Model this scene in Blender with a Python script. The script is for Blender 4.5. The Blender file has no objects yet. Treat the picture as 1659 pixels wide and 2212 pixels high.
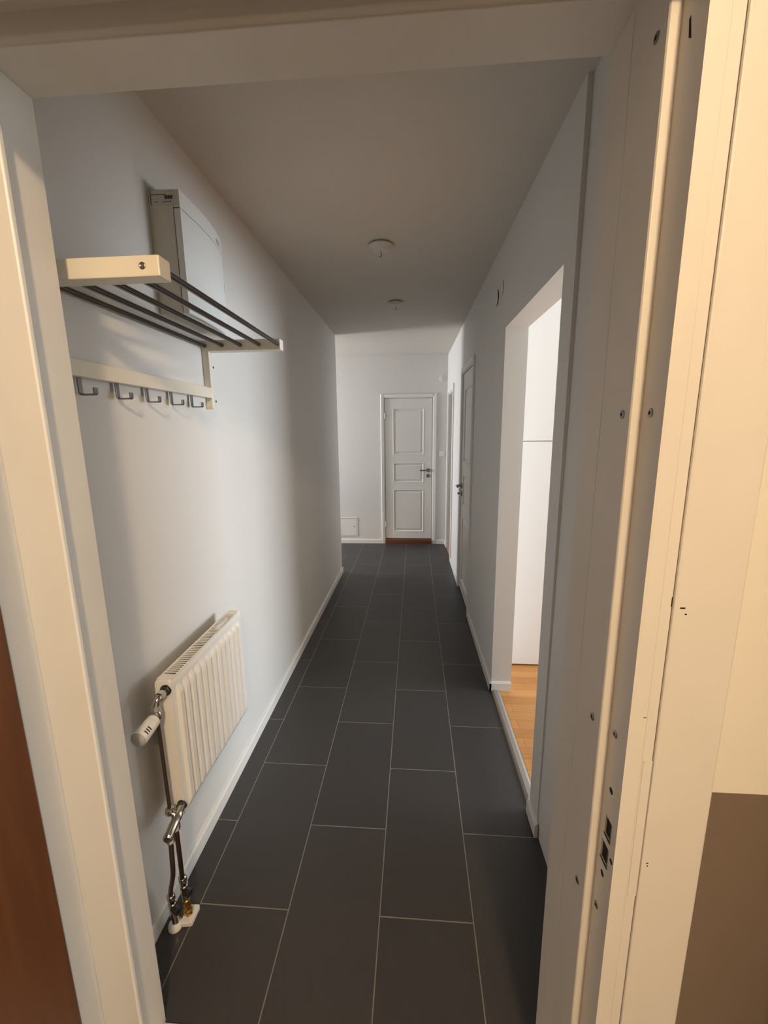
import bpy, bmesh, math, random
from mathutils import Vector, Matrix
random.seed(7)
C = bpy.context.scene
COL = C.collection

# ------------------------------------------------------------------ camera
CAM_H = 1.53
yaw, pit, rol, FPX = -7.38320454e-02, -1.89187327e-01, -1.12721306e-02, 903.23
fwd = Vector((math.sin(yaw)*math.cos(pit), math.cos(yaw)*math.cos(pit), math.sin(pit)))
rt = Vector((math.cos(yaw), -math.sin(yaw), 0))
up = rt.cross(fwd)
r2 = math.cos(rol)*rt + math.sin(rol)*up
u2 = -math.sin(rol)*rt + math.cos(rol)*up
cam = bpy.data.objects.new('camera', bpy.data.cameras.new('camera'))
COL.objects.link(cam)
m = Matrix((r2, u2, -fwd)).transposed().to_4x4()
m.translation = Vector((0, 0, CAM_H))
cam.matrix_world = m
cam.data.sensor_fit = 'HORIZONTAL'
cam.data.sensor_width = 36.0
cam.data.lens = FPX/1659.0*36.0
cam.data.clip_start = 0.02
C.camera = cam

# ------------------------------------------------------------------ world, lights, exposure
C.view_settings.view_transform = 'Standard'
C.view_settings.look = 'None'
C.view_settings.gamma = 1.0
C.view_settings.exposure = 0.1
C.view_settings.use_curve_mapping = False
w = bpy.data.worlds.new('world'); C.world = w; w.use_nodes = True
w.node_tree.nodes['Background'].inputs[0].default_value = (0.75, 0.85, 1.0, 1)
w.node_tree.nodes['Background'].inputs[1].default_value = 0.3

def area(name, loc, direction, sx, sy, power, color):
    l = bpy.data.lights.new(name, 'AREA'); l.shape = 'RECTANGLE'; l.size = sx; l.size_y = sy
    l.energy = power; l.color = color
    o = bpy.data.objects.new(name, l); COL.objects.link(o); o.location = loc
    o.rotation_euler = Vector(direction).to_track_quat('-Z', 'Y').to_euler()
    return o
# daylight arriving through the kitchen window, the far hall window, the stairwell window
area('kitchen_daylight', (4.32, 2.05, 1.45), (-1, 0, 0), 2.2, 1.4, 188, (0.84, 0.93, 1.0))
_h = area('hall_daylight', (-3.92, 5.02, 1.45), (1, 0, 0), 0.8, 1.3, 84, (0.94, 0.94, 0.97))
area('stair_daylight', (2.56, -0.55, 1.5), (-1, 0, 0), 1.0, 1.1, 80, (0.78, 0.92, 1.0))
_h.data.spread = math.radians(130)
# stairwell ceiling lamp
pl = bpy.data.lights.new('stair_lamp_light', 'POINT'); pl.energy = 185; pl.color = (1.0, 0.73, 0.45)
pl.shadow_soft_size = 0.10
plo = bpy.data.objects.new('stair_lamp_light', pl); COL.objects.link(plo); area('side_room_fill', (1.9, 5.9, 1.6), (-1, -.25, -.1), 0.8, 1.2, 12, (1.0, 0.95, 0.88))  # the area light is an added fill brightening the windowless side room
plo.location = (0.44, -1.5, 2.72)

# ------------------------------------------------------------------ materials
def mat(name, color, rough=0.5, metal=0.0, bump=None, var=None, spec=None, coat=0.0):
    m = bpy.data.materials.new(name); m.use_nodes = True
    nt = m.node_tree; b = nt.nodes['Principled BSDF']
    b.inputs['Base Color'].default_value = (*color, 1)
    b.inputs['Roughness'].default_value = rough
    b.inputs['Metallic'].default_value = metal
    if spec is not None: b.inputs['Specular IOR Level'].default_value = spec
    if coat: b.inputs['Coat Weight'].default_value = coat
    tc = nt.nodes.new('ShaderNodeTexCoord')
    geo = nt.nodes.new('ShaderNodeNewGeometry')
    if bump:
        sc, st, dist = bump
        n = nt.nodes.new('ShaderNodeTexNoise'); n.inputs['Scale'].default_value = sc
        n.inputs['Detail'].default_value = 3
        nt.links.new(geo.outputs['Position'], n.inputs['Vector'])
        bp = nt.nodes.new('ShaderNodeBump'); bp.inputs['Strength'].default_value = st
        bp.inputs['Distance'].default_value = dist
        nt.links.new(n.outputs['Fac'], bp.inputs['Height'])
        nt.links.new(bp.outputs['Normal'], b.inputs['Normal'])
    if var:
        sc, c2, stretch = var
        mp = nt.nodes.new('ShaderNodeMapping'); mp.inputs['Scale'].default_value = stretch
        nt.links.new(geo.outputs['Position'], mp.inputs['Vector'])
        n = nt.nodes.new('ShaderNodeTexNoise'); n.inputs['Scale'].default_value = sc
        n.inputs['Detail'].default_value = 4
        nt.links.new(mp.outputs['Vector'], n.inputs['Vector'])
        mx = nt.nodes.new('ShaderNodeMix'); mx.data_type = 'RGBA'
        mx.inputs[6].default_value = (*color, 1); mx.inputs[7].default_value = (*c2, 1)
        rp = nt.nodes.new('ShaderNodeMapRange'); rp.inputs[1].default_value = 0.35; rp.inputs[2].default_value = 0.65
        nt.links.new(n.outputs['Fac'], rp.inputs[0])
        nt.links.new(rp.outputs[0], mx.inputs[0])
        nt.links.new(mx.outputs[2], b.inputs['Base Color'])
    return m

M_wall = mat('white_wall_paint', (0.69, 0.675, 0.65), 0.6, bump=(260, 0.25, 0.0008))
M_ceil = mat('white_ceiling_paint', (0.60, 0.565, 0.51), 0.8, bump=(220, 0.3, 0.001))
M_trim = mat('white_gloss_trim', (0.76, 0.755, 0.73), 0.35, bump=(60, 0.1, 0.0005))
M_door = mat('white_door_lacquer', (0.74, 0.73, 0.70), 0.38)
M_frame = mat('cream_frame_paint', (0.70, 0.66, 0.60), 0.42, bump=(35, 0.25, 0.0012),
              var=(9, (0.68, 0.635, 0.57), (1, 1, 0.4)))
M_rack = mat('cream_rack_paint', (0.78, 0.73, 0.62), 0.4)
M_rod = mat('dark_brushed_steel', (0.12, 0.105, 0.098), 0.3, 0.9)
M_hook = mat('grey_hook_metal', (0.22, 0.21, 0.21), 0.35, 0.85)
M_chrome = mat('nickel_plated_brass', (0.62, 0.58, 0.52), 0.16, 1.0)
M_brass = mat('yellow_brass', (0.60, 0.38, 0.12), 0.25, 1.0)
M_copper = mat('dark_copper_pipe', (0.13, 0.085, 0.07), 0.38, 0.9)
M_steel = mat('satin_steel', (0.27, 0.255, 0.24), 0.3, 1.0)
M_rad = mat('radiator_enamel', (0.82, 0.80, 0.76), 0.3)
M_black = mat('black_plastic', (0.012, 0.012, 0.012), 0.4)
M_dark = mat('dark_hollow', (0.006, 0.005, 0.004), 0.9)  # near-black; paints shade in holes and gaps, also chips and seams
M_plast = mat('white_plastic', (0.80, 0.79, 0.77), 0.32)
M_grey = mat('grey_plastic', (0.42, 0.40, 0.39), 0.5)
M_box = mat('cabinet_cream_plastic', (0.66, 0.63, 0.56), 0.45)
M_boxc = mat('cabinet_cover_plastic', (0.78, 0.80, 0.79), 0.35)
M_ink = mat('label_ink', (0.03, 0.028, 0.028), 0.7)
M_inkg = mat('label_ink_faded', (0.22, 0.20, 0.19), 0.7)
M_label = mat('label_paper', (0.62, 0.60, 0.55), 0.6)
M_red = mat('red_edge_strip', (0.22, 0.04, 0.03), 0.6)
M_wood_sill = mat('brown_wood_threshold', (0.16, 0.055, 0.022), 0.4, var=(6, (0.11, 0.035, 0.014), (1, 30, 30)))
M_leaf = mat('brown_veneer_leaf', (0.110, 0.035, 0.009), 0.42, var=(5, (0.085, 0.027, 0.007), (12, 12, 0.9)))
M_kit = mat('white_cabinet_front', (0.84, 0.835, 0.83), 0.4)
M_kitb = mat('carcass_gap_shade', (0.12, 0.11, 0.10), 0.6)  # carcass darkened so the slit between the doors reads as shade
M_rod2 = mat('rose_gap_shade', (0.36, 0.31, 0.28), 0.7)  # brown tone paints the shadow between ceiling and rose cap
M_rose = mat('painted_over_plastic', (0.62, 0.585, 0.53), 0.5)
M_strip = mat('grey_metal_strip', (0.34, 0.31, 0.28), 0.42, 0.35)
M_glow = bpy.data.materials.new('lamp_glass'); M_glow.use_nodes = True
_b = M_glow.node_tree.nodes['Principled BSDF']; _b.inputs['Base Color'].default_value = (0.9, 0.85, 0.75, 1)
_b.inputs['Emission Color'].default_value = (1, 0.75, 0.45, 1); _b.inputs['Emission Strength'].default_value = 3

def tile_material():
    m = bpy.data.materials.new('dark_slate_tiles'); m.use_nodes = True
    nt = m.node_tree; b = nt.nodes['Principled BSDF']; L = nt.links.new
    geo = nt.nodes.new('ShaderNodeNewGeometry')
    sp = nt.nodes.new('ShaderNodeSeparateXYZ'); L(geo.outputs['Position'], sp.inputs[0])
    ax = nt.nodes.new('ShaderNodeMath'); ax.operation = 'ADD'; ax.inputs[1].default_value = -1.3725 + 0.603*20
    L(sp.outputs['Y'], ax.inputs[0])
    ay = nt.nodes.new('ShaderNodeMath'); ay.operation = 'ADD'; ay.inputs[1].default_value = 0.705 + 0.2985*20
    L(sp.outputs['X'], ay.inputs[0])
    cb = nt.nodes.new('ShaderNodeCombineXYZ'); L(ax.outputs[0], cb.inputs[0]); L(ay.outputs[0], cb.inputs[1])
    br = nt.nodes.new('ShaderNodeTexBrick')
    br.offset = 0.5; br.offset_frequency = 2; br.squash = 1.0
    for k, v in (('Scale', 1.0), ('Mortar Size', 0.0019), ('Mortar Smooth', 0.15), ('Bias', 0.0), ('Brick Width', 0.603), ('Row Height', 0.2985)):
        br.inputs[k].default_value = v
    br.inputs['Color1'].default_value = (0.036, 0.034, 0.034, 1)
    br.inputs['Color2'].default_value = (0.043, 0.040, 0.040, 1)
    br.inputs['Mortar'].default_value = (0.20, 0.18, 0.165, 1)
    L(cb.outputs[0], br.inputs['Vector'])
    mp = nt.nodes.new('ShaderNodeMapping'); mp.inputs['Scale'].default_value = (30, 6, 30)
    L(geo.outputs['Position'], mp.inputs['Vector'])
    n = nt.nodes.new('ShaderNodeTexNoise'); n.inputs['Scale'].default_value = 3; n.inputs['Detail'].default_value = 5
    L(mp.outputs[0], n.inputs['Vector'])
    mr = nt.nodes.new('ShaderNodeMapRange'); mr.inputs[3].default_value = 0.82; mr.inputs[4].default_value = 1.2
    L(n.outputs['Fac'], mr.inputs[0])
    hs = nt.nodes.new('ShaderNodeHueSaturation'); L(mr.outputs[0], hs.inputs['Value']); L(br.outputs['Color'], hs.inputs['Color'])
    L(hs.outputs[0], b.inputs['Base Color'])
    rr = nt.nodes.new('ShaderNodeMapRange'); rr.inputs[3].default_value = 0.42; rr.inputs[4].default_value = 0.56
    L(n.outputs['Fac'], rr.inputs[0]); L(rr.outputs[0], b.inputs['Roughness'])
    bp = nt.nodes.new('ShaderNodeBump'); bp.inputs['Strength'].default_value = 0.5; bp.inputs['Distance'].default_value = 0.0015
    bp.invert = True; L(br.outputs['Fac'], bp.inputs['Height'])
    b2 = nt.nodes.new('ShaderNodeBump'); b2.inputs['Strength'].default_value = 0.12; b2.inputs['Distance'].default_value = 0.001
    L(n.outputs['Fac'], b2.inputs['Height']); L(bp.outputs[0], b2.inputs['Normal']); L(b2.outputs[0], b.inputs['Normal'])
    return m
M_tile = tile_material()

def parquet_material():
    m = bpy.data.materials.new('oak_parquet'); m.use_nodes = True
    nt = m.node_tree; b = nt.nodes['Principled BSDF']; L = nt.links.new
    geo = nt.nodes.new('ShaderNodeNewGeometry')
    br = nt.nodes.new('ShaderNodeTexBrick'); br.offset = 0.37; br.offset_frequency = 2
    for k, v in (('Scale', 1.0), ('Mortar Size', 0.0006), ('Brick Width', 0.55), ('Row Height', 0.068), ('Bias', 0.0)):
        br.inputs[k].default_value = v
    br.inputs['Color1'].default_value = (0.46, 0.19, 0.05, 1)
    br.inputs['Color2'].default_value = (0.64, 0.31, 0.095, 1)
    br.inputs['Mortar'].default_value = (0.14, 0.05, 0.02, 1)
    L(geo.outputs['Position'], br.inputs['Vector'])
    mp = nt.nodes.new('ShaderNodeMapping'); mp.inputs['Scale'].default_value = (3, 45, 1)
    L(geo.outputs['Position'], mp.inputs['Vector'])
    n = nt.nodes.new('ShaderNodeTexNoise'); n.inputs['Scale'].default_value = 2; n.inputs['Detail'].default_value = 6
    n.inputs['Distortion'].default_value = 1.2
    L(mp.outputs[0], n.inputs['Vector'])
    mr = nt.nodes.new('ShaderNodeMapRange'); mr.inputs[3].default_value = 0.7; mr.inputs[4].default_value = 1.25
    L(n.outputs['Fac'], mr.inputs[0])
    hs = nt.nodes.new('ShaderNodeHueSaturation'); L(mr.outputs[0], hs.inputs['Value']); L(br.outputs['Color'], hs.inputs['Color'])
    L(hs.outputs[0], b.inputs['Base Color']); b.inputs['Roughness'].default_value = 0.38
    return m
M_parq = parquet_material()

def dado_material():
    m = bpy.data.materials.new('stairwell_two_tone_paint'); m.use_nodes = True
    nt = m.node_tree; b = nt.nodes['Principled BSDF']; L = nt.links.new
    geo = nt.nodes.new('ShaderNodeNewGeometry')
    sp = nt.nodes.new('ShaderNodeSeparateXYZ'); L(geo.outputs['Position'], sp.inputs[0])
    gt = nt.nodes.new('ShaderNodeMath'); gt.operation = 'GREATER_THAN'; gt.inputs[1].default_value = 0.9895
    L(sp.outputs['Z'], gt.inputs[0])
    mx = nt.nodes.new('ShaderNodeMix'); mx.data_type = 'RGBA'
    mx.inputs[6].default_value = (0.165, 0.124, 0.090, 1); mx.inputs[7].default_value = (0.74, 0.69, 0.60, 1)
    L(gt.outputs[0], mx.inputs[0]); L(mx.outputs[2], b.inputs['Base Color'])
    b.inputs['Roughness'].default_value = 0.55
    n = nt.nodes.new('ShaderNodeTexNoise'); n.inputs['Scale'].default_value = 240
    L(geo.outputs['Position'], n.inputs['Vector'])
    bp = nt.nodes.new('ShaderNodeBump'); bp.inputs['Strength'].default_value = 0.3; bp.inputs['Distance'].default_value = 0.001
    L(n.outputs['Fac'], bp.inputs['Height']); L(bp.outputs[0], b.inputs['Normal'])
    return m
M_dado = dado_material()
M_stairwall = mat('grey_stairwell_plaster', (0.34, 0.32, 0.29), 0.7, bump=(200, 0.3, 0.001))
M_stairfloor = mat('grey_terrazzo', (0.30, 0.28, 0.26), 0.5, var=(120, (0.20, 0.19, 0.18), (1, 1, 1)))

# ------------------------------------------------------------------ mesh helpers
ORG = {}
SH = -0.0108                                  # the right-hand wall runs slightly inward
class MB:
    def __init__(s): s.v = []; s.f = []
    def add(s, vs, fs):
        o = len(s.v); s.v += [Vector(v) for v in vs]; s.f += [[o+i for i in f] for f in fs]; return s
    def box(s, x0, x1, y0, y1, z0, z1):
        return s.add([(x0,y0,z0),(x1,y0,z0),(x1,y1,z0),(x0,y1,z0),(x0,y0,z1),(x1,y0,z1),(x1,y1,z1),(x0,y1,z1)],
              [(3,2,1,0),(4,5,6,7),(0,1,5,4),(1,2,6,5),(2,3,7,6),(3,0,4,7)])
    def prism(s, poly, axis, a, b):
        n = len(poly); vs = []
        for c in (a, b):
            for p, q in poly:
                vs.append({'x': (c,p,q), 'y': (p,c,q), 'z': (p,q,c)}[axis])
        fs = [list(range(n))[::-1], [n+i for i in range(n)]]
        for i in range(n):
            j = (i+1) % n; fs.append([i, j, n+j, n+i])
        return s.add(vs, fs)
    def lathe(s, prof, p0, d, seg=24):
        """prof: list of (distance along d, radius)"""
        d = Vector(d).normalized(); p0 = Vector(p0)
        a = d.orthogonal().normalized(); b = d.cross(a)
        vs = []; fs = []
        for t, r in prof:
            for k in range(seg):
                an = 2*math.pi*k/seg
                vs.append(p0 + d*t + (a*math.cos(an) + b*math.sin(an))*max(r, 1e-5))
        for i in range(len(prof)-1):
            for k in range(seg):
                k2 = (k+1) % seg
                fs.append([i*seg+k, i*seg+k2, (i+1)*seg+k2, (i+1)*seg+k])
        fs.append(list(range(seg))[::-1]); fs.append([(len(prof)-1)*seg+k for k in range(seg)])
        return s.add(vs, fs)
    def tube(s, pts, r, seg=14, smooth=0):
        pts = [Vector(p) for p in pts]
        for _ in range(smooth):
            q = [pts[0]]
            for i in range(len(pts)-1):
                q += [pts[i]*.75+pts[i+1]*.25, pts[i]*.25+pts[i+1]*.75]
            pts = q + [pts[-1]]
        vs = []; fs = []; n = len(pts); a = None
        for i, p in enumerate(pts):
            t = (pts[min(i+1,n-1)] - pts[max(i-1,0)]).normalized()
            a = t.orthogonal().normalized() if a is None else (a - t*a.dot(t)).normalized()
            b = t.cross(a)
            for k in range(seg):
                an = 2*math.pi*k/seg; vs.append(p + (a*math.cos(an)+b*math.sin(an))*r)
        for i in range(n-1):
            for k in range(seg):
                k2 = (k+1) % seg; fs.append([i*seg+k, i*seg+k2, (i+1)*seg+k2, (i+1)*seg+k])
        fs.append(list(range(seg))[::-1]); fs.append([(n-1)*seg+k for k in range(seg)])
        return s.add(vs, fs)
    def build(s, name, m, parent=None, bevel=0, seg=2, smooth=False, shear=False, org=None, fn=None):
        vs = [Vector(v) for v in s.v]
        if fn: vs = [Vector(fn(v)) for v in vs]
        if shear: vs = [Vector((v.x + SH*v.y, v.y, v.z)) for v in vs]
        if parent is not None: o0 = ORG[parent.name]
        elif org is not None: o0 = Vector(org)
        else:
            o0 = Vector(((min(v.x for v in vs)+max(v.x for v in vs))/2, (min(v.y for v in vs)+max(v.y for v in vs))/2, min(v.z for v in vs)))
        me = bpy.data.meshes.new(name)
        me.from_pydata([tuple(v-o0) for v in vs], [], s.f); me.validate()
        bm = bmesh.new(); bm.from_mesh(me); bmesh.ops.recalc_face_normals(bm, faces=bm.faces); bm.to_mesh(me); bm.free()
        me.materials.append(m)
        o = bpy.data.objects.new(name, me); COL.objects.link(o)
        ORG[o.name] = o0
        if parent is not None: o.parent = parent
        else: o.location = o0
        if smooth:
            for p in me.polygons: p.use_smooth = True
            md = o.modifiers.new('ws', 'WEIGHTED_NORMAL') if bevel else None
            if not bevel:
                me.set_sharp_from_angle(angle=math.radians(40))
        if bevel:
            md = o.modifiers.new('bevel', 'BEVEL'); md.width = bevel; md.segments = seg
            md.limit_method = 'ANGLE'; md.angle_limit = math.radians(35)
        return o

def empty(name, loc):
    o = bpy.data.objects.new(name, None); COL.objects.link(o); o.location = loc; ORG[o.name] = Vector(loc)
    o.empty_display_size = 0.1
    return o
def tag(o, label, cat, group=None, kind=None):
    o['label'] = label; o['category'] = cat
    if group: o['group'] = group
    if kind: o['kind'] = kind
    return o
def struct(o, label, cat): return tag(o, label, cat, None, 'structure')

def wall_holes(mb, a0, a1, z0, z1, holes, put):
    """rectangles of a wall around its holes; put(a,b,c,d) adds one"""
    xs = sorted({a0, a1, *[h[0] for h in holes], *[h[1] for h in holes]})
    for i in range(len(xs)-1):
        a, b = xs[i], xs[i+1]; mid = (a+b)/2
        cuts = sorted([(h[2], h[3]) for h in holes if h[0] < mid < h[1]])
        z = z0
        for c, d in cuts:
            if c > z + 1e-6: put(a, b, z, c)
            z = d
        if z < z1 - 1e-6: put(a, b, z, z1)

# ------------------------------------------------------------------ setting
H = 2.49
XL = -0.799
XR = 0.486            # before shear
YF = 5.65
# floors
struct(MB().prism([(-.90,.60),(.62,.60),(.62,5.72),(-3.75,5.72),(-3.75,4.32),(-.90,4.32)], 'z', -.10, 0.0).build('floor', M_tile),
       'dark slate grey floor tiles with pale joints running down the corridor', 'floor')
struct(MB().box(.575, 4.3, .3, 3.4, -.10, 0.002).build('floor', M_parq), 'orange oak parquet floor behind the bright doorway', 'floor')
struct(MB().box(.55, 2.4, 4.2, 6.6, -.10, 0.002).build('floor', M_parq), 'sliver of oak parquet in the narrow doorway at the far right', 'floor')
struct(MB().box(-3.3, 2.5, -3.6, .60, -.10, -0.001).build('floor', M_stairfloor), 'grey stairwell landing floor outside the entrance', 'floor')
# ceilings
struct(MB().prism([(-.90,.79),(.62,.79),(.62,5.72),(-3.75,5.72),(-3.75,4.32),(-.90,4.32)], 'z', H, H+.1).build('ceiling', M_ceil),
       'white ceiling running the length of the corridor', 'ceiling')
struct(MB().box(.575, 4.3, .3, 3.4, H, H+.1).build('ceiling', M_ceil), 'white ceiling of the kitchen behind the bright doorway', 'ceiling')
struct(MB().box(.55, 2.4, 4.2, 6.6, H, H+.1).build('ceiling', M_ceil), 'white ceiling of the room off the far end', 'ceiling')
struct(MB().box(-3.3, 2.5, -3.6, .575, 2.95, 3.05).build('ceiling', M_ceil), 'stairwell ceiling above the entrance landing', 'ceiling')
# corridor walls
wl = MB().box(XL-.12, XL, .793, 4.40, 0, H).box(-3.75, XL-.12, 4.28, 4.40, 0, H)
struct(wl.build('wall_left', M_wall), 'plain white wall along the left of the corridor', 'wall')
mb = MB()
wall_holes(mb, -3.75, .60, 0, H, [(-.405, .242, 0, 1.975)], lambda a,b,c,d: mb.box(a, b, YF, YF+.11, c, d))
struct(mb.build('wall_back', M_wall), 'white end wall holding the closed panelled door', 'wall')
YA0, YA1, ZA = 1.485, 2.305, 2.045
D2A, D2B, D2Z = 3.345, 4.025, 2.055
O3A, O3B, O3Z = 4.87, 5.455, 1.99
mb = MB()
wall_holes(mb, 1.385, 5.65, 0, H, [(YA0, YA1, 0, ZA), (D2A, D2B, 0, D2Z), (O3A, O3B, 0, O3Z)],
           lambda a,b,c,d: mb.box(XR, XR+.115, a, b, c, d))
# near strip of the wall, set back a little and out of plumb
mb.add([(XR+.004,.793,0),(XR+.115,.793,0),(XR+.115,1.385,0),(XR+.004,1.385,0),
        (XR+.016,.793,H),(XR+.115,.793,H),(XR+.115,1.385,H),(XR+.016,1.385,H)],
       [(3,2,1,0),(4,5,6,7),(0,1,5,4),(1,2,6,5),(2,3,7,6),(3,0,4,7)])
struct(mb.build('wall_right', M_wall, shear=True), 'white wall along the right of the corridor, cut by doorways', 'wall')
mb = MB()
wall_holes(mb, 4.40, 5.65, 0, H, [(4.62, 5.42, .8, 2.1)], lambda a,b,c,d: mb.box(-3.87, -3.75, a, b, c, d))
struct(mb.build('wall_side', M_wall), 'white wall with the window at the end of the cross hall', 'wall')
# kitchen shell
mb = MB().box(.58, 4.3, .18, .30, 0, H).box(.565, 4.3, 3.30, 3.42, 0, H)
wall_holes(mb, .30, 3.30, 0, H, [(.9, 3.2, .75, 2.15)], lambda a,b,c,d: mb.box(4.18, 4.30, a, b, c, d))
struct(mb.build('wall_kitchen', M_wall), 'white walls of the kitchen behind the bright doorway', 'wall')
struct(MB().box(2.28, 2.4, 4.2, 6.6, 0, H).box(.556, 2.28, 4.08, 4.2, 0, H).box(.62, 2.28, 6.48, 6.6, 0, H).box(.50,.62,5.77,6.6,0,H)
       .build('wall_far_room', M_wall), 'pale walls of the room off the far right end', 'wall')

def window(n, x, y0, y1, z0, z1, label):
    e = struct(empty('window_%d' % n, (x, (y0+y1)/2, z0)), label, 'window')
    f = .05
    mb = MB().box(x-.03, x+.03, y0, y1, z0, z0+f).box(x-.03, x+.03, y0, y1, z1-f, z1)
    mb.box(x-.03, x+.03, y0, y0+f, z0+f, z1-f).box(x-.03, x+.03, y1-f, y1, z0+f, z1-f)
    mb.box(x-.025, x+.025, (y0+y1)/2-.02, (y0+y1)/2+.02, z0+f, z1-f)
    mb.build('window_frame', M_trim, e)
window(1, 4.24, .9, 3.2, .75, 2.15, 'white framed kitchen window that lights the doorway')
window(2, -3.81, 4.62, 5.42, .8, 2.1, 'white framed window at the end of the cross hall')

window(3, 2.45, -1.05, -.05, .95, 2.05, 'stairwell window to the right behind the camera')
# entrance wall between stairwell and corridor
ew = MB().box(-3.2, -.79, .58, .793, 0, 2.95).box(-.79, -.731, .646, .793, 0, 2.95)
ew.box(-.731, .36, .58, .793, 2.146, 2.95).box(.446, 2.4, .575, .793, 0, 2.95).box(.36, .446, .58, .793, 0, 2.95)
struct(ew.build('wall_front', M_dado), 'stairwell wall around the entrance, beige above and brown below', 'wall')
struct(MB().box(-3.3, -3.2, -3.6, .58, 0, 2.95).box(-3.2, 2.4, -3.6, -3.5, 0, 2.95)
       .box(2.4, 2.5, -3.6, -1.05, 0, 2.95).box(2.4, 2.5, -.05, .575, 0, 2.95).box(2.4, 2.5, -1.05, -.05, 0, .95).box(2.4, 2.5, -1.05, -.05, 2.05, 2.95).build('wall_stairwell', M_stairwall),
       'grey plastered walls around the stairwell landing', 'wall')

# door frame of the entrance
fr = struct(empty('trim_1', (-.18, .68, 0)), 'cream painted entrance door frame with strike holes in its right jamb', 'door frame')
# left: lining towards the corridor with a small raised lip, then the rebate
MB().prism([(-.731,.793),(-.655,.793),(-.655,.7165),(-.645,.711),(-.638,.703),(-.638,.696),(-.641,.694),(-.731,.694)], 'z', 0, 2.098).build('left_jamb', M_frame, fr, bevel=.0012)
MB().box(-.790, -.727, .643, .694, 0, 2.142).build('left_jamb', M_frame, fr, bevel=.0015)
MB().prism([(.7,2.098),(.793,2.098),(.793,2.145),(.7,2.145)], 'x', -.731, .36).build('head_jamb', M_frame, fr, bevel=.0015)
MB().box(-.731, .36, .575, .70, 2.142, 2.16).build('head_jamb', M_frame, fr)
MB().box(-.731, .358, .560, .575, 2.043, 2.142).build('head_casing', M_frame, fr, bevel=.002)
# right jamb, stepped in plan
MB().prism([(.299,.793),(.299,.714),(.302,.712),(.360,.712),(.360,.793)], 'z', 0, 2.098).build('lining', M_frame, fr, bevel=.0012)
# jamb body with real holes for the lock bolts: rows of blocks round the holes
XJ = .314
holes = [(.583, .603, .877, .912), (.585, .608, .826, .862)]
jb = MB()
wall_holes(jb, .566, .620, 0, 2.055, holes, lambda a,b,c,d: jb.box(XJ, XJ+.0235, a, b, c, d))
rj = jb.build('right_jamb', M_frame, fr)
MB().box(XJ+.0235, .353, .566, .620, 0, 2.055).build('right_jamb', M_frame, fr, bevel=.0015)
MB().prism([(.299,.7115),(.2995,.622),(.301,.6195),(.3142,.6195),(.3142,.6215),(.353,.6215),(.353,.7115)], 'z', 0, 2.098).build('door_stop', M_frame, fr, bevel=.0008)
MB().box(.3542, .443, .564, .580, 0, 2.13).build('right_casing', M_frame, fr, bevel=.003)
for (a, b, c, d) in holes:
    MB().box(XJ+.003, XJ+.0234, a, b, c, d).build('bolt_hole_shade', M_dark, fr)  # near-black filler paints the shade inside each hole
# thin lip round the bolt holes
lp = MB()
for (a, b, c, d) in holes:
    t = .0016; lp.box(XJ-.0008, XJ+.001, a-t, b+t, c-t, c).box(XJ-.0008, XJ+.001, a-t, a, c, d)
o = lp.build('strike_edge', M_steel, fr); o['label'] = 'bare metal edge round the bolt holes'
def disc(name, m, parent, p, d, r, t, seg=20, prof=None):
    return MB().lathe(prof or [(0, r), (t*.6, r), (t, r*.8)], p, d, seg).build(name, m, parent, smooth=True)
for (y, z) in ((.595,.964), (.596,.803)):
    disc('screw_hole', M_dark, fr, (XJ+.0002, y, z), (-1,0,0), .0055, .0004)
disc('screw_hole', M_dark, fr, (XJ+.0002, .574, .853), (-1,0,0), .0045, .0004)
MB().prism([(.595,1.968),(.600,1.972),(.603,1.992),(.600,1.994)], 'x', XJ-.0003, XJ+.0002).build('screw_hole', M_dark, fr)
for (x, y, z) in ((.2993,.643,1.551),(.2993,.648,1.057),(.2993,.648,.721),(.2993,.645,2.008),(XJ,.597,1.551),(XJ,.601,1.062),(XJ,.604,.727)):
    s = MB().lathe([(0,.0062),(.0008,.0062),(.0015,.0048),(.0015,.003)], (x,y,z), (-1,0,0), 20).build('screw', M_steel, fr, smooth=True)
    MB().lathe([(0,.0028),(.0003,.0028)], (x-.0014,y,z), (-1,0,0), 6).build('screw_socket', M_dark, s)
fl = MB().box(.340, .353, .5652, .5662, .80, 1.046).box(.340,.353,.5648,.5654,1.043,1.047).build('filled_mortise', M_frame, fr, bevel=.0003)
# small chips in the paint
ch = MB()
for (x, z, a, b) in ((.366,1.289,.0035,.001),(.371,1.280,.0015,.001),(.352,1.297,.0006,.007),(.363,.866,.0016,.001),(.335,1.118,.002,.0006),(.3635,.861,.0008,.0012)):
    yy = .5638 if x > .3565 else .5658
    ch.box(x-a, x+a, yy, yy+.0006, z-b, z+b)
ch.build('paint_chip', M_dark, fr)
struct(MB().prism([(.58,0),(.58,.010),(.592,.014),(.775,.014),(.785,.008),(.785,0)], 'x', -.655, .299).build('trim_2', M_frame, bevel=.002),
       'low cream threshold under the entrance opening', 'threshold')
# open entrance door leaf, brown veneer
d3 = struct(empty('door_3', (-.75, .64, 0)), 'brown veneered entrance door standing open at the left edge', 'door')
MB().box(-.720, -.678, -.27, .600, .035, 2.03).build('door_leaf', M_leaf, d3, bevel=.003)
for z in (.25, 1.8):
    MB().lathe([(0,.007),(.09,.007)], (-.700,.609,z), (0,0,1), 16).build('hinge', M_steel, d3, smooth=True)
hd = MB().lathe([(0,.026),(.004,.026),(.008,.02)], (-.678,-.20,1.05), (1,0,0)).tube([(-.674,-.20,1.05),(-.634,-.20,1.05),(-.624,-.19,1.05),(-.624,-.09,1.05)], .009, 12).build('door_handle', M_steel, d3, smooth=True)

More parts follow.
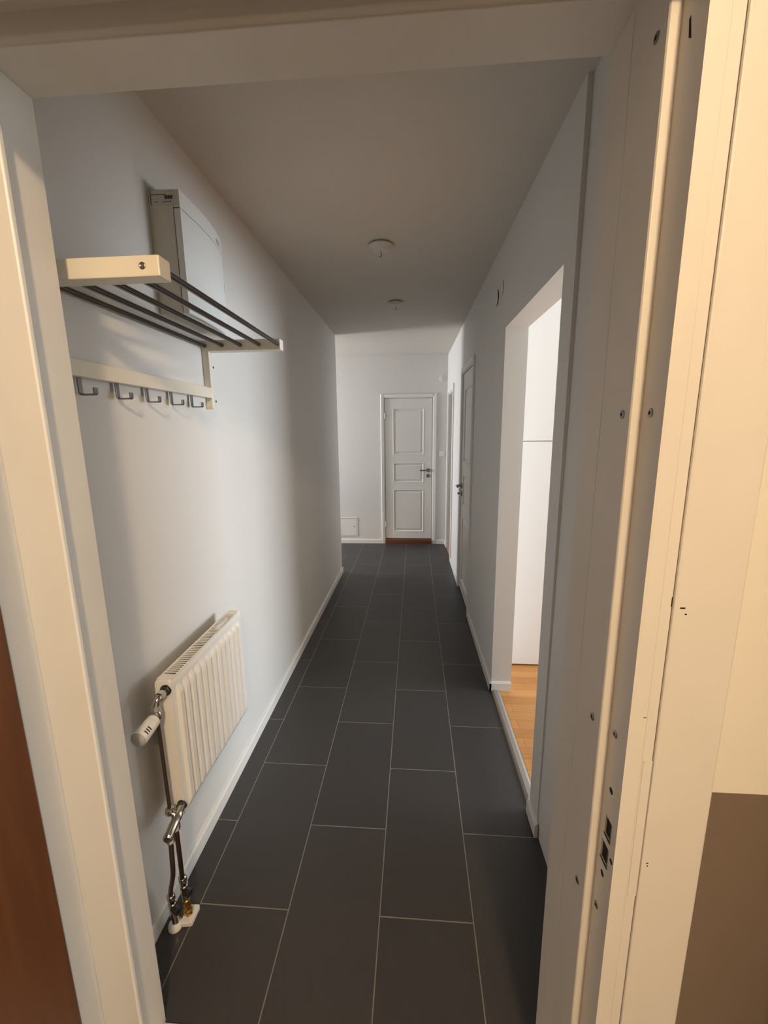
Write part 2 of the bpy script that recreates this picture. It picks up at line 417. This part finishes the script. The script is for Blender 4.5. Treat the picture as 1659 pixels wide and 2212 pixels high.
# baseboards
def bb(poly_axis, *a): pass
bp_ = lambda x0, s: [(x0,0),(x0+s*.012,0),(x0+s*.012,.050),(x0+s*.007,.060),(x0,.060)]
struct(MB().prism(bp_(XL,1), 'y', .793, 4.40).prism([(4.40,0),(4.412,0),(4.412,.05),(4.407,.06),(4.40,.06)], 'x', -3.74, XL+.012).build('baseboard_left', M_trim),
       'white skirting board along the foot of the left wall', 'baseboard')
struct(MB().prism([(YF,0),(YF-.012,0),(YF-.012,.05),(YF-.007,.06),(YF,.06)], 'x', -3.74, -.45).prism([(YF,0),(YF-.012,0),(YF-.012,.05),(YF-.007,.06),(YF,.06)], 'x', .287, .413).build('baseboard_back', M_trim),
       'white skirting board along the foot of the end wall', 'baseboard')
mb = MB()
for a, b in ((1.372, YA0+.002), (YA1-.012, D2A-.075), (D2B+.072, O3A-.072), (O3B+.075, YF-.013)):
    mb.prism(bp_(XR,-1), 'y', a, b)
mb.prism([(YA1,0),(YA1-.012,0),(YA1-.012,.05),(YA1-.007,.06),(YA1,.06)], 'x', XR-.012, XR+.115)
mb.prism([(YA0,0),(YA0+.012,0),(YA0+.012,.05),(YA0+.007,.06),(YA0,.06)], 'x', XR, XR+.115)
struct(mb.build('baseboard_right', M_trim, shear=True), 'white skirting pieces between the doorways of the right wall', 'baseboard')
struct(MB().prism([(XR+.000,0),(XR+.004,.008),(XR+.014,.0125),(XR+.034,.0125),(XR+.044,.008),(XR+.050,0)], 'y', YA0+.014, YA1-.014)
       .build('trim_3', M_strip, shear=True, smooth=False), 'grey rounded transition strip between tiles and parquet', 'threshold strip')
struct(MB().box(XR+.05, XR+.17, YA0, YA1, -.05, .0025).box(XR+.002, XR+.17, O3A+.014, O3B-.014, -.05, .004).build('trim_4', M_parq, shear=True),
       'parquet running through the right hand doorways', 'floor')

# ------------------------------------------------------------------ panelled doors
def leaf_mesh(w, h, t, panels):
    """local: x across 0..w, z up 0..h, front faces -y at y=0; bevelled sunk panels with raised fields"""
    mb = MB()
    xs = sorted({0, w, *[p[0] for p in panels], *[p[1] for p in panels]})
    zs = sorted({0, h, *[p[2] for p in panels], *[p[3] for p in panels]})
    for i in range(len(xs)-1):
        for j in range(len(zs)-1):
            a, b, c, d = xs[i], xs[i+1], zs[j], zs[j+1]
            if any(p[0] <= a and b <= p[1] and p[2] <= c and d <= p[3] for p in panels): continue
            mb.add([(a,0,c),(b,0,c),(b,0,d),(a,0,d)], [(0,1,2,3)])
    for (a, b, c, d) in panels:
        rings = [(0,0),(.004,-.003),(.010,-.002),(.018,.010),(.028,.012),(.046,.004)]
        vs = []
        for ins, dep in rings:
            vs += [(a+ins,dep,c+ins),(b-ins,dep,c+ins),(b-ins,dep,d-ins),(a+ins,dep,d-ins)]
        fs = []
        for r in range(len(rings)-1):
            for k in range(4):
                k2 = (k+1) % 4; fs.append((r*4+k, r*4+k2, r*4+4+k2, r*4+4+k))
        n = (len(rings)-1)*4; fs.append((n,n+1,n+2,n+3))
        mb.add(vs, fs)
    mb.add([(0,0,0),(w,0,0),(w,0,h),(0,0,h),(0,t,0),(w,t,0),(w,t,h),(0,t,h)], [(7,6,5,4),(0,4,5,1),(1,5,6,2),(2,6,7,3),(3,7,4,0)])
    return mb
def lever(mb_p, P, n, s):
    """lever handle: P rose centre, n outward, s along lever"""
    P, n, s = Vector(P), Vector(n), Vector(s)
    return MB().lathe([(0,.025),(.004,.026),(.009,.024),(.010,.012),(.03,.0095)], P, n).tube([P+n*.02, P+n*.048, P+n*.054+s*.008, P+n*.056+s*.04, P+n*.054+s*.108], .0085, 14, 1)
def door(n, w, zb, h, toW, label, hinge_side, sill, frame_w=.055, jamb=.012):
    """toW maps local (x across, y out of the wall plane inward positive, z) to world"""
    e = struct(empty('door_%d' % n, toW((w/2, 0, 0))), label, 'door')
    def B(mb, name, m, parent=e, **k): return mb.build(name, m, parent, fn=lambda v: toW(v), **k)
    R = lambda z: z*h/1.885
    panels = [(.105, w-.105, h-R(.735), h-R(.125)), (.105, w-.105, h-R(1.11), h-R(.84)), (.105, w-.105, h-R(1.795), h-R(1.20))]
    lm = leaf_mesh(w, h, .04, panels)
    lm.v = [Vector((v.x, v.y+.006, v.z+zb)) for v in lm.v]
    B(lm, 'door_leaf', M_door)
    zt = zb+h
    g = .005
    # frame lining and architraves
    fm = MB().box(-g-.014, -g, -.004, .10, 0, zt+g).box(w+g, w+g+.014, -.004, .10, 0, zt+g).box(-g-.014, w+g+.014, -.004, .10, zt+g, zt+g+.014)
    fm.box(-g, w+g, .05, .10, zt-.02, zt+g).box(-g, .012, .05, .10, 0, zt-.02).box(w-.012, w+g, .05, .10, 0, zt-.02)
    B(fm, 'door_frame', M_trim)
    a = .012
    ar = MB()
    o1 = frame_w
    prof = lambda s: [(s*(-a),0),(s*(-a-.006),-.013),(s*(-o1+.006),-.016),(s*(-o1),-.010),(s*(-o1),0)]
    ar.prism([(p,q) for p,q in prof(1)], 'z', 0, zt+o1-.0)
    ar.prism([(w-p,q) for p,q in prof(1)], 'z', 0, zt+o1-.0)
    ar.prism([(q, zt - p) for p,q in prof(1)], 'x', -a, w+a)
    B(ar, 'architrave', M_trim)
    if sill:
        B(MB().prism([(-.022,0),(-.022,zb-.022),(-.012,zb-.010),(.05,zb-.006),(.09,zb-.006),(.09,0)], 'x', -g, w+g), 'threshold', M_wood_sill)
    xh = .048 if hinge_side == 'R' else w-.048
    sd = 1 if hinge_side == 'R' else -1
    zc = zt - .94*h/1.885
    nrm = Vector(toW((xh,-.1,zc)))-Vector(toW((xh,0,zc))); nrm.normalize()
    alx = Vector(toW((xh+sd,0,zc)))-Vector(toW((xh,0,zc))); alx.normalize()
    lever(None, toW((xh,.006,zc)), nrm, alx).build('door_handle', M_steel, e, smooth=True)
    lk = MB().lathe([(0,.024),(.005,.025),(.009,.022),(.010,.008),(.014,.008)], toW((xh,.006,zc-.075)), nrm)
    tp = Vector(toW((xh,.006,zc-.075)))
    if n == 2: lk.lathe([(.010,.006),(.03,.006),(.034,.011),(.042,.011)], tp, nrm, 14)
    lk.build('lock_rose', M_steel, e, smooth=True)
    xg = 0.0 if hinge_side == 'L' else w
    xg = w if hinge_side == 'R' else 0.0
    for zz in (zb + .20*h/1.885, zt-.22*h/1.885):
        MB().lathe([(0,.004),(.004,.0085),(.076,.0085),(.08,.004)], toW((xg,-.004,zz-.04)), (0,0,1), 14).build('hinge', M_trim, e, smooth=True)
    return e
door(1, .623, .074, 1.885, lambda v: (-.393+v[0], YF+v[1], v[2]),
     'closed white three-panel door with brown threshold, facing down the corridor', 'L', True)
# door in the right wall: across runs along y; handle at the far side
door(2, .655, .012, 2.022, lambda v: (XR+v[1]+SH*(3.358+v[0]), 3.358+v[0], v[2]),
     'white panelled door in the right wall, seen almost edge-on', 'L', False)
# handles sit opposite the hinges
# open doorway at far right: casing only
e = struct(empty('trim_5', (XR+SH*5.15, 5.15, 0)), 'white casing around the open narrow doorway at the far right', 'door frame')
cm = MB()
for s, y in ((-1, O3A), (1, O3B)):
    cm.box(XR-.014, XR, min(y, y+s*.06), max(y, y+s*.06), 0, O3Z+.06)
cm.box(XR-.014, XR, O3A, O3B, O3Z, O3Z+.06)
cm.build('architrave', M_trim, e, shear=True, bevel=.004)
MB().box(XR-.002, XR+.116, O3A-.001, O3A+.014, 0, O3Z).box(XR-.002, XR+.116, O3B-.014, O3B+.001, 0, O3Z).box(XR-.002, XR+.116, O3A+.014, O3B-.014, O3Z-.014, O3Z).build('door_frame', M_trim, e, shear=True)
MB().box(XR-.0035, XR-.0015, O3A+.003, O3A+.012, .93, 1.02).build('strike_plate', M_steel, e, shear=True)

# ------------------------------------------------------------------ coat rack
rk = tag(empty('coat_rack', (XL, 1.25, 1.62)), 'white coat rack with dark steel rods and a hook rail on the left wall', 'coat rack')
YN0, YN1, YB0, YB1 = .855, .895, 1.600, 1.640
XFR = -.496
for a, b, lab in ((YN0, YN1, None), (YB0, YB1, None)):
    br = MB().box(XL+.0005, XFR, a, b, 1.834, 1.873).build('bracket', M_rack, rk, bevel=.0025)
    MB().box(XL+.0005, XL+.0265, a+.002, a+.018, 1.624, 1.834).build('bracket_leg', M_rack, br, bevel=.0015)
    yy = YN0 if a == YN0 else YB1; dd = (0,-1,0) if a == YN0 else (0,1,0)
    MB().lathe([(0,.0068),(.0012,.0066),(.0018,.005),(.0010,.003),(.0008,.0028)], (XFR-.034, yy, 1.8535), dd).build('screw', M_steel, br, smooth=True)
RX = [-.506,-.577,-.648,-.718,-.784]
for x in RX:
    MB().lathe([(0,.0072),(YB0-YN1+.010,.0072)], (x, YN1-.005, 1.8535), (0,1,0), 20).build('rod', M_rod, rk, smooth=True)
MB().box(XL+.008, XL+.0285, YN1, YB0, 1.664, 1.7025).build('hook_rail', M_rack, rk, bevel=.002)
for y in (.970, 1.097, 1.223, 1.349, 1.476):
    pr = [(XL+.010,1.690),(XL+.010,1.628),(XL+.014,1.6225),(XL+.047,1.6225),(XL+.051,1.6265),(XL+.051,1.640)]
    mb = MB(); t = .0036; hw = .0065
    n = len(pr); off = []
    for i in range(n):
        p0 = Vector(pr[max(i-1,0)]); p1 = Vector(pr[min(i+1,n-1)]); d = (p1-p0).normalized()
        off.append((pr[i][0]-d.y*t, pr[i][1]+d.x*t))
    vs = []
    for (x, z), (x2, z2) in zip(pr, off):
        vs += [(x,y-hw,z),(x,y+hw,z),(x2,y+hw,z2),(x2,y-hw,z2)]
    fs = [(0,1,2,3)] + [(4*i+k, 4*i+(k+1)%4, 4*i+4+(k+1)%4, 4*i+4+k) for i in range(n-1) for k in range(4)] + [(4*n-1,4*n-2,4*n-3,4*n-4)]
    mb.add([(vx-.0005 if vz > 1.66 else vx, vy, vz) for vx, vy, vz in vs], fs)
    mb.build('hook', M_hook, rk, bevel=.0008)
for z, lab in ((1.789, 'small dark plug hole in the left wall beside the rack, upper one'), (1.658, 'small dark plug hole in the left wall beside the rack, lower one')):
    tag(MB().lathe([(0,.0045),(.001,.0045),(.0012,.003)], (XL,1.687,z), (1,0,0), 16).build('wall_plug', M_dark, smooth=True), lab, 'wall plug', 'plug holes beside the coat rack')

# ------------------------------------------------------------------ electrical cabinet
ec = tag(empty('electrical_cabinet', (XL, 1.58, 1.90)), 'white electrical cabinet with bowed cover high on the left wall', 'electrical cabinet')
Y0 = 1.355
plan = [(Y0,-.703),(1.47,-.702),(1.56,-.708),(1.63,-.718),(1.69,-.732),(1.74,-.751),(1.775,-.772),(1.79,-.797)]
back = [(XL, Y0), (-.724, Y0)] + [(x-.018, y) for y, x in plan[1:-1]] + [(XL, 1.785)]
MB().prism(back, 'z', 1.900, 2.248).build('body', M_box, ec, bevel=.002)
front = lambda e_: [(-.7225, Y0+.0005)] + [(x, y+.0005) for y, x in plan] + [(XL+.0005,1.788)] + [(x-.0175, y) for y, x in plan[1:-1]][::-1]
MB().prism(front(0), 'z', 1.902, 2.196).build('cover', M_boxc, ec, smooth=False)
MB().prism(front(0), 'z', 2.1985, 2.2475).build('top_cover', M_boxc, ec, smooth=False)
lb = MB().box(-.775, -.708, Y0-.0006, Y0+.0002, 2.205, 2.242).build('label_sticker', M_label, ec)
mb = MB()
x = -.7475
for wd in (.003,.0012,.0035,.0015,.003,.0012,.003,.001,.0028):
    mb.box(x, x+wd, Y0-.0010, Y0-.0006, 2.2215, 2.231); x += wd + .0006
mb.box(-.789, -.742, Y0-.0010, Y0-.0006, 2.2335, 2.2350)
mb.build('bar_code', M_ink, lb)
mb = MB(); x = -.7555
for k in range(16):
    wd = random.uniform(.0008,.0018); mb.box(x, x+wd, Y0-.0010, Y0-.0006, 2.2130, 2.2130+random.uniform(.0022,.0036)); x += wd+.0006
x = -.778
for k in range(6):
    wd = random.uniform(.0008,.0016); mb.box(x, x+wd, Y0-.0010, Y0-.0006, 2.2135, 2.2160); x += wd+.0006
mb.build('small_print', M_inkg, lb)
MB().box(-.792, -.790, Y0-.001, Y0, 2.207, 2.246).build('edge_strip', M_red, ec)
# emblem on the bowed top cover and small catch lower down
def on_curve(y):
    for (ya, xa), (yb, xb) in zip(plan, plan[1:]):
        if ya <= y <= yb: return xa + (xb-xa)*(y-ya)/(yb-ya)
mb = MB()
pp = [(on_curve(y)+.0012, y) for y in (1.618,1.63,1.645,1.66)] + [(on_curve(y)-.002, y) for y in (1.66,1.645,1.63,1.618)]
mb.prism(pp, 'z', 2.2085, 2.2225).build('emblem', M_grey, ec)
pp = [(on_curve(y)+.0025, y) for y in (1.715,1.73,1.738)] + [(on_curve(y)-.002, y) for y in (1.738,1.73,1.715)]
MB().prism(pp, 'z', 2.075, 2.10).build('catch', M_boxc, ec)
MB().box(-.7235, -.7228, Y0-.0004, Y0+.0004, 1.91, 2.197).box(-.7235, -.705, Y0-.0004, Y0+.0004, 2.1962, 2.1982).build('seam', M_dark, ec)

# ------------------------------------------------------------------ radiator
rd = tag(empty('radiator', (-.72, 1.285, .385)), 'white panel radiator with thermostat and bare pipes low on the left wall', 'radiator')
RY0, RY1, RZ0, RZ1, RXF, RXB = 1.040, 1.530, .385, .828, -.690, -.748
ny, nz = 312, 48
def sm(t): t = max(0, min(1, t)); return t*t*(3-2*t)
vs = []; fs = []
nf = 13; per = (RY1-RY0-.035)/nf
for j in range(nz+1):
    z = RZ0 + (RZ1-RZ0)*j/nz
    win = sm((z-RZ0-.012)/.016)*sm((RZ1-.028-z)/.016)
    edge = 1-.5*(1-sm((z-RZ0)/.006))-.5*(1-sm((RZ1-z)/.006))
    for i in range(ny+1):
        y = RY0 + (RY1-RY0)*i/ny
        u = (y-RY0-.0175)/per
        g = 0
        if 0 < u < nf:
            ph = (u % 1.0); g = sm((ph-.14)/.11)*sm((.86-ph)/.11)
        vs.append((RXF - .0095 + .0095*g*win - .006*(1-edge) + .0015, y, z))
fs = [(j*(ny+1)+i, j*(ny+1)+i+1, (j+1)*(ny+1)+i+1, (j+1)*(ny+1)+i) for j in range(nz) for i in range(ny)]
n0 = len(vs); vs += [(RXF-.015,RY0,RZ0),(RXF-.015,RY1,RZ0),(RXF-.015,RY1,RZ1),(RXF-.015,RY0,RZ1)]
bot = list(range(ny+1)); top = [nz*(ny+1)+i for i in range(ny+1)]
lef = [j*(ny+1) for j in range(nz+1)]; rig = [j*(ny+1)+ny for j in range(nz+1)]
fs += [bot+[n0+1,n0], top+[n0+2,n0+3], lef+[n0+3,n0], rig+[n0+2,n0+1], [n0,n0+1,n0+2,n0+3]]
MB().add(vs, fs).build('front_panel', M_rad, rd, smooth=True)
MB().prism([(RXB,RZ0+.005),(RXF-.011,RZ0+.005),(RXF-.011,RZ1+.001),(RXF-.016,RZ1+.006),(RXB+.012,RZ1+.006),(RXB+.003,RZ1+.002),(RXB,RZ1-.008)], 'y', RY0+.001, RY0+.012).build('side_panel', M_rad, rd, bevel=.002)
MB().prism([(RXB,RZ0+.005),(RXF-.011,RZ0+.005),(RXF-.011,RZ1+.001),(RXF-.016,RZ1+.006),(RXB+.012,RZ1+.006),(RXB+.003,RZ1+.002),(RXB,RZ1-.008)], 'y', RY1-.012, RY1-.001).build('side_panel', M_rad, rd, bevel=.002)
gr = MB().box(RXF-.016, RXF-.0105, RY0+.012, RY1-.012, RZ1-.006, RZ1+.004).box(RXB, RXB+.006, RY0+.012, RY1-.012, RZ1-.012, RZ1+.003)
gr.box(RXB+.006, RXF-.016, RY0+.012, RY0+.040, RZ1-.002, RZ1+.003).box(RXB+.006, RXF-.016, RY1-.034, RY1-.012, RZ1-.002, RZ1+.003)
ns = 38; L0, L1 = RY0+.040, RY1-.034; pp = (L1-L0)/ns
for k in range(1, ns):
    gr.box(RXB+.006, RXF-.016, L0+k*pp-.0021, L0+k*pp+.0021, RZ1+.0018, RZ1+.003)
gr.build('top_grille', M_rad, rd)
MB().box(RXB+.004, RXF-.013, RY0+.013, RY1-.013, RZ0+.02, RZ1-.03).build('convector', mat('inner_shade', (.10,.085,.07), .7), rd)  # inner block coloured dark to put shade into the grille slots
for y in (1.14, 1.41): MB().box(XL, RXB, y, y+.02, .42, .72).build('wall_bracket', M_rad, rd)
# fittings
VX = -.714
f = MB().lathe([(0,.0165),(.003,.0165),(.003,.014),(.010,.014)], (VX,1.041,.805), (0,-1,0), 24)
f.build('plug', M_rod, rd, smooth=True)
MB().lathe([(.008,.011),(.020,.011),(.020,.014),(.034,.014),(.036,.010)], (VX,1.041,.805), (0,-1,0), 6).build('union_nut', M_chrome, rd, bevel=.001)
MB().tube([(VX,1.012,.805),(VX-.001,1.000,.803),(VX-.004,.995,.792),(VX-.005,.995,.772)], .0095, 16, 2).build('elbow', M_chrome, rd, smooth=True)
MB().lathe([(0,.0125),(.014,.0125),(.016,.009)], (VX-.005,.995,.786), (0,0,-1), 6).build('union_nut', M_chrome, rd, bevel=.001)
MB().lathe([(0,.010),(.006,.0135),(.020,.0135),(.026,.010)], (VX-.005,.995,.770), (0,0,-1), 20).build('valve_body', M_chrome, rd, smooth=True)
MB().lathe([(0,.006),(.012,.006)], (VX-.005,.990,.757), (0,-1,0), 16).build('spindle', M_brass, rd, smooth=True)
th = MB().lathe([(0,.0165),(.002,.0185),(.016,.0195),(.016,.0188),(.0175,.0188),(.0175,.0198),(.060,.0215),(.068,.0212)], (VX-.005,.982,.752), (0,-1,-.10), 32).build('thermostat_head', M_plast, rd, smooth=True)
o = MB().lathe([(0,.0205),(.003,.0198),(.007,.015),(.0085,.006),(.0088,.001)], Vector((VX-.005,.982,.752))+Vector((0,-1,-.10)).normalized()*.068, (0,-1,-.10), 32).build('thermostat_cap', M_grey, th, smooth=True)
o['label'] = 'grey end cap'
ax = Vector((0,-1,-.10)).normalized()
mb = MB()
for k in range(3):
    c = Vector((VX-.005,.982,.752)) + ax*(.040+.0075*k)
    for q in range(6):
        a0 = math.radians(20+q*6); a1 = math.radians(20+(q+1)*6)
        rr_ = .0213+.0001*k
        pts = []
        for an in (a0, a1):
            for e2 in (0, .0028):
                for r in (rr_-.001, rr_+.0006):
                    pts.append(c + ax*e2 + Vector((math.cos(an)*r, -math.sin(an)*r*.1, math.sin(an)*r)))
        mb.add(pts, [(0,1,3,2),(4,6,7,5),(0,4,5,1),(2,3,7,6),(0,2,6,4),(1,5,7,3)])
mb.build('vent_slot', M_black, th)
MB().tube([(VX-.005,.995,.744),(VX-.005,.997,.70),(VX-.005,1.000,.45)], .0052, 14).build('riser_pipe', M_copper, rd, smooth=True)
# lower manifold
MB().lathe([(0,.0155),(.003,.0155),(.003,.013),(.012,.013)], (-.706,1.041,.418), (0,-1,0), 24).build('plug', M_rod, rd, smooth=True)
MB().lathe([(.010,.0115),(.030,.0115),(.032,.014),(.046,.014),(.048,.0125),(.100,.0125),(.101,.0135),(.108,.0135),(.112,.010)], (-.706,1.041,.418), (.16,-1,-.04), 28).build('manifold_valve', M_chrome, rd, smooth=True)
MB().lathe([(0,.006),(.004,.012),(.014,.014),(.022,.011),(.026,.006)], (VX-.005,1.000,.448), (0,0,-1), 20).build('ball_joint', M_chrome, rd, smooth=True)
MB().tube([(VX-.005,1.000,.432),(-.702,1.000,.422)], .009, 14).build('branch', M_chrome, rd, smooth=True)
for (x, y) in ((-.690,.947), (-.696,.985)):
    MB().lathe([(0,.009),(.008,.0125),(.022,.0125),(.030,.007)], (x,y,.412), (0,0,-1), 6).build('union_nut', M_chrome, rd, bevel=.001)
MB().tube([(-.690,.947,.392),(-.695,.950,.33),(-.699,.953,.275),(-.715,.966,.225),(-.738,.986,.17),(-.748,.995,.13)], .0068, 14, 2).build('supply_pipe', M_copper, rd, smooth=True)
MB().tube([(-.696,.985,.392),(-.703,.995,.26),(-.716,1.013,.175)], .0068, 14, 1).build('return_pipe', M_copper, rd, smooth=True)
# shut-off valves at floor
for (x, y, z, kx, bm_) in ((-.749,.996,.135,.020,M_chrome), (-.718,1.016,.18,.022,M_chrome)):
    hlen = z-.07
    MB().lathe([(0,.008),(.004,.012),(.020,.012),(.022,.0095),(.035,.0095),(.037,.0125),(.055,.0125),(hlen,.010)], (x,y,z), (0.0,.08,-1), 16).build('shutoff_valve', bm_, rd, smooth=True)
    MB().lathe([(0,.005),(.010,.005),(.010,.0115),(.026,.0125),(.028,.009)], (x+.004,y-.004,z-.045), (.8,-.35,0), 8).build('valve_knob', M_black, rd, bevel=.001)
MB().lathe([(0,.013),(.024,.013),(.026,.0105),(.044,.0105),(.044,.0145),(.058,.0145),(.068,.008)], (-.717,1.022,.085), (0,.05,-1), 6).build('union_nut', M_brass, rd, bevel=.001)
MB().lathe([(0,.012),(.020,.014),(.022,.0105),(.040,.0105),(.050,.012),(.062,.010)], (-.748,1.001,.070), (0,.03,-1), 12).build('union_nut', M_chrome, rd, bevel=.001)
MB().prism([(-.735,1.003),(-.732,1.000),(-.700,1.004),(-.697,1.008),(-.697,1.054),(-.701,1.058),(-.731,1.056),(-.735,1.052)], 'z', 0.0005, .016).build('floor_plate', M_plast, rd, bevel=.002)
MB().lathe([(0,.021),(.012,.020),(.020,.014)], (-.750,1.002,0.0005), (0,0,1), 24).build('floor_collar', M_plast, rd, smooth=True)

# ------------------------------------------------------------------ ceiling roses
def rose(x, y, r, hgt, gap, label):
    e = tag(empty('ceiling_rose', (x, y, H)), label, 'ceiling rose', 'ceiling roses')
    MB().lathe([(0,r*.86),(gap,r*.86)], (x,y,H), (0,0,-1), 32).build('base', M_dark if gap < .007 else M_rod2, e, smooth=True)  # dark base stands in for the shadow behind the cap
    MB().lathe([(gap,r),(gap+.003,r),(hgt*.5,r*.93),(hgt*.85,r*.72),(hgt,r*.5),(hgt,r*.001)], (x,y,H), (0,0,-1), 40).build('cap', M_rose, e, smooth=True)
    hz = H-hgt
    MB().tube([(x,y,hz+.002),(x,y,hz-.010),(x+.004,y-.002,hz-.016),(x+.003,y-.003,hz-.026),(x-.004,y-.002,hz-.029),(x-.009,y,hz-.024)], .0019, 8, 1).build('hook', M_hook, e, smooth=True)
    return e
rose(-.178, 2.395, .064, .032, .008, 'round white ceiling rose, the nearer and larger of two')
rose(-.144, 3.385, .056, .028, .006, 'round white ceiling rose with dangling hook, the farther of two')
# junction covers on walls
def cover(P, n, r, t, gap, label, shear=False):
    e = tag(empty('junction_cover', P), label, 'junction cover', 'round wall junction covers')
    MB().lathe([(0,r*.8),(gap,r*.8)], P, n, 28).build('recess', M_dark, e, smooth=True)
    MB().lathe([(gap,r),(gap+t*.6,r),(gap+t,r*.85)], P, n, 32).build('lid', M_wall, e, smooth=True)
XW = lambda y: XR + SH*y
cover((XW(2.552), 2.552, 2.255), (-1,0,0), .043, .0025, .005, 'round cover with dark gap high on right wall, larger one beyond the doorway corner')
cover((XW(2.425), 2.425, 2.268), (-1,0,0), .034, .0025, .0022, 'faint smaller round cover high on right wall, just above the doorway corner')
cover((.352, YF, 2.197), (0,-1,0), .042, .006, .001, 'round white cover on the end wall, up right of the panelled door')
# light switch
sw = tag(empty('light_switch', (.36, YF, 1.20)), 'small white light switch on the end wall, right of the door', 'light switch')
MB().box(.323, .397, YF-.009, YF, 1.2, 1.272).build('frame', M_plast, sw, bevel=.003)
MB().box(.335, .385, YF-.013, YF-.008, 1.212, 1.26).build('rocker', M_plast, sw, bevel=.002)
# wall hatch
ht = tag(empty('access_hatch', (-.93, YF, .096)), 'small square white access hatch low on the end wall', 'access hatch')
MB().box(-1.086, -.786, YF-.006, YF, .098, .110).box(-1.086, -.786, YF-.006, YF, .357, .369).box(-1.086, -1.074, YF-.006, YF, .110, .357).box(-.798, -.786, YF-.006, YF, .110, .357).build('frame', M_trim, ht, bevel=.0015)
MB().box(-1.074, -.798, YF-.001, YF-.0002, .110, .357).build('shadow_gap', M_dark, ht)
MB().box(-1.070, -.802, YF-.005, YF-.001, .114, .353).build('hatch_door', M_trim, ht, bevel=.001)
MB().lathe([(0,.007),(.002,.007)], (-.838, YF-.0048, .24), (0,-1,0), 16).build('lock', M_steel, ht, smooth=True)

# ------------------------------------------------------------------ kitchen tall cabinets
YC = 2.585
def tall(x0, x1, label):
    e = tag(empty('tall_cabinet', ((x0+x1)/2, YC, 0.002)), label, 'kitchen cabinet')
    MB().box(x0, x1, YC+.021, YC+.60, .014, 2.42).build('body', M_kitb, e)
    MB().box(x0+.0015, x1-.0015, YC, YC+.019, .012, 1.4642).build('door', M_kit, e, bevel=.001)
    MB().box(x0+.0015, x1-.0015, YC, YC+.019, 1.4682, 2.42).build('door', M_kit, e, bevel=.001)
    MB().box(x0, x1, YC+.035, YC+.055, .002, .014).build('plinth', M_kit, e)
    return e
tall(.606, 1.206, 'tall glossy white cabinet with two stacked doors behind the bright doorway')

# ------------------------------------------------------------------ stairwell lamp
la = tag(empty('ceiling_lamp', (0.44, -1.5, 2.95)), 'round glowing stairwell ceiling lamp behind the camera', 'lamp')
MB().lathe([(0,.11),(.03,.11),(.03,.09)], (0.44,-1.5,2.95), (0,0,-1), 32).build('base', M_plast, la, smooth=True)
MB().lathe([(.03,.10),(.06,.105),(.09,.085),(.11,.05),(.115,.001)], (0.44,-1.5,2.95), (0,0,-1), 32).build('lamp_shade', M_glow, la, smooth=True)
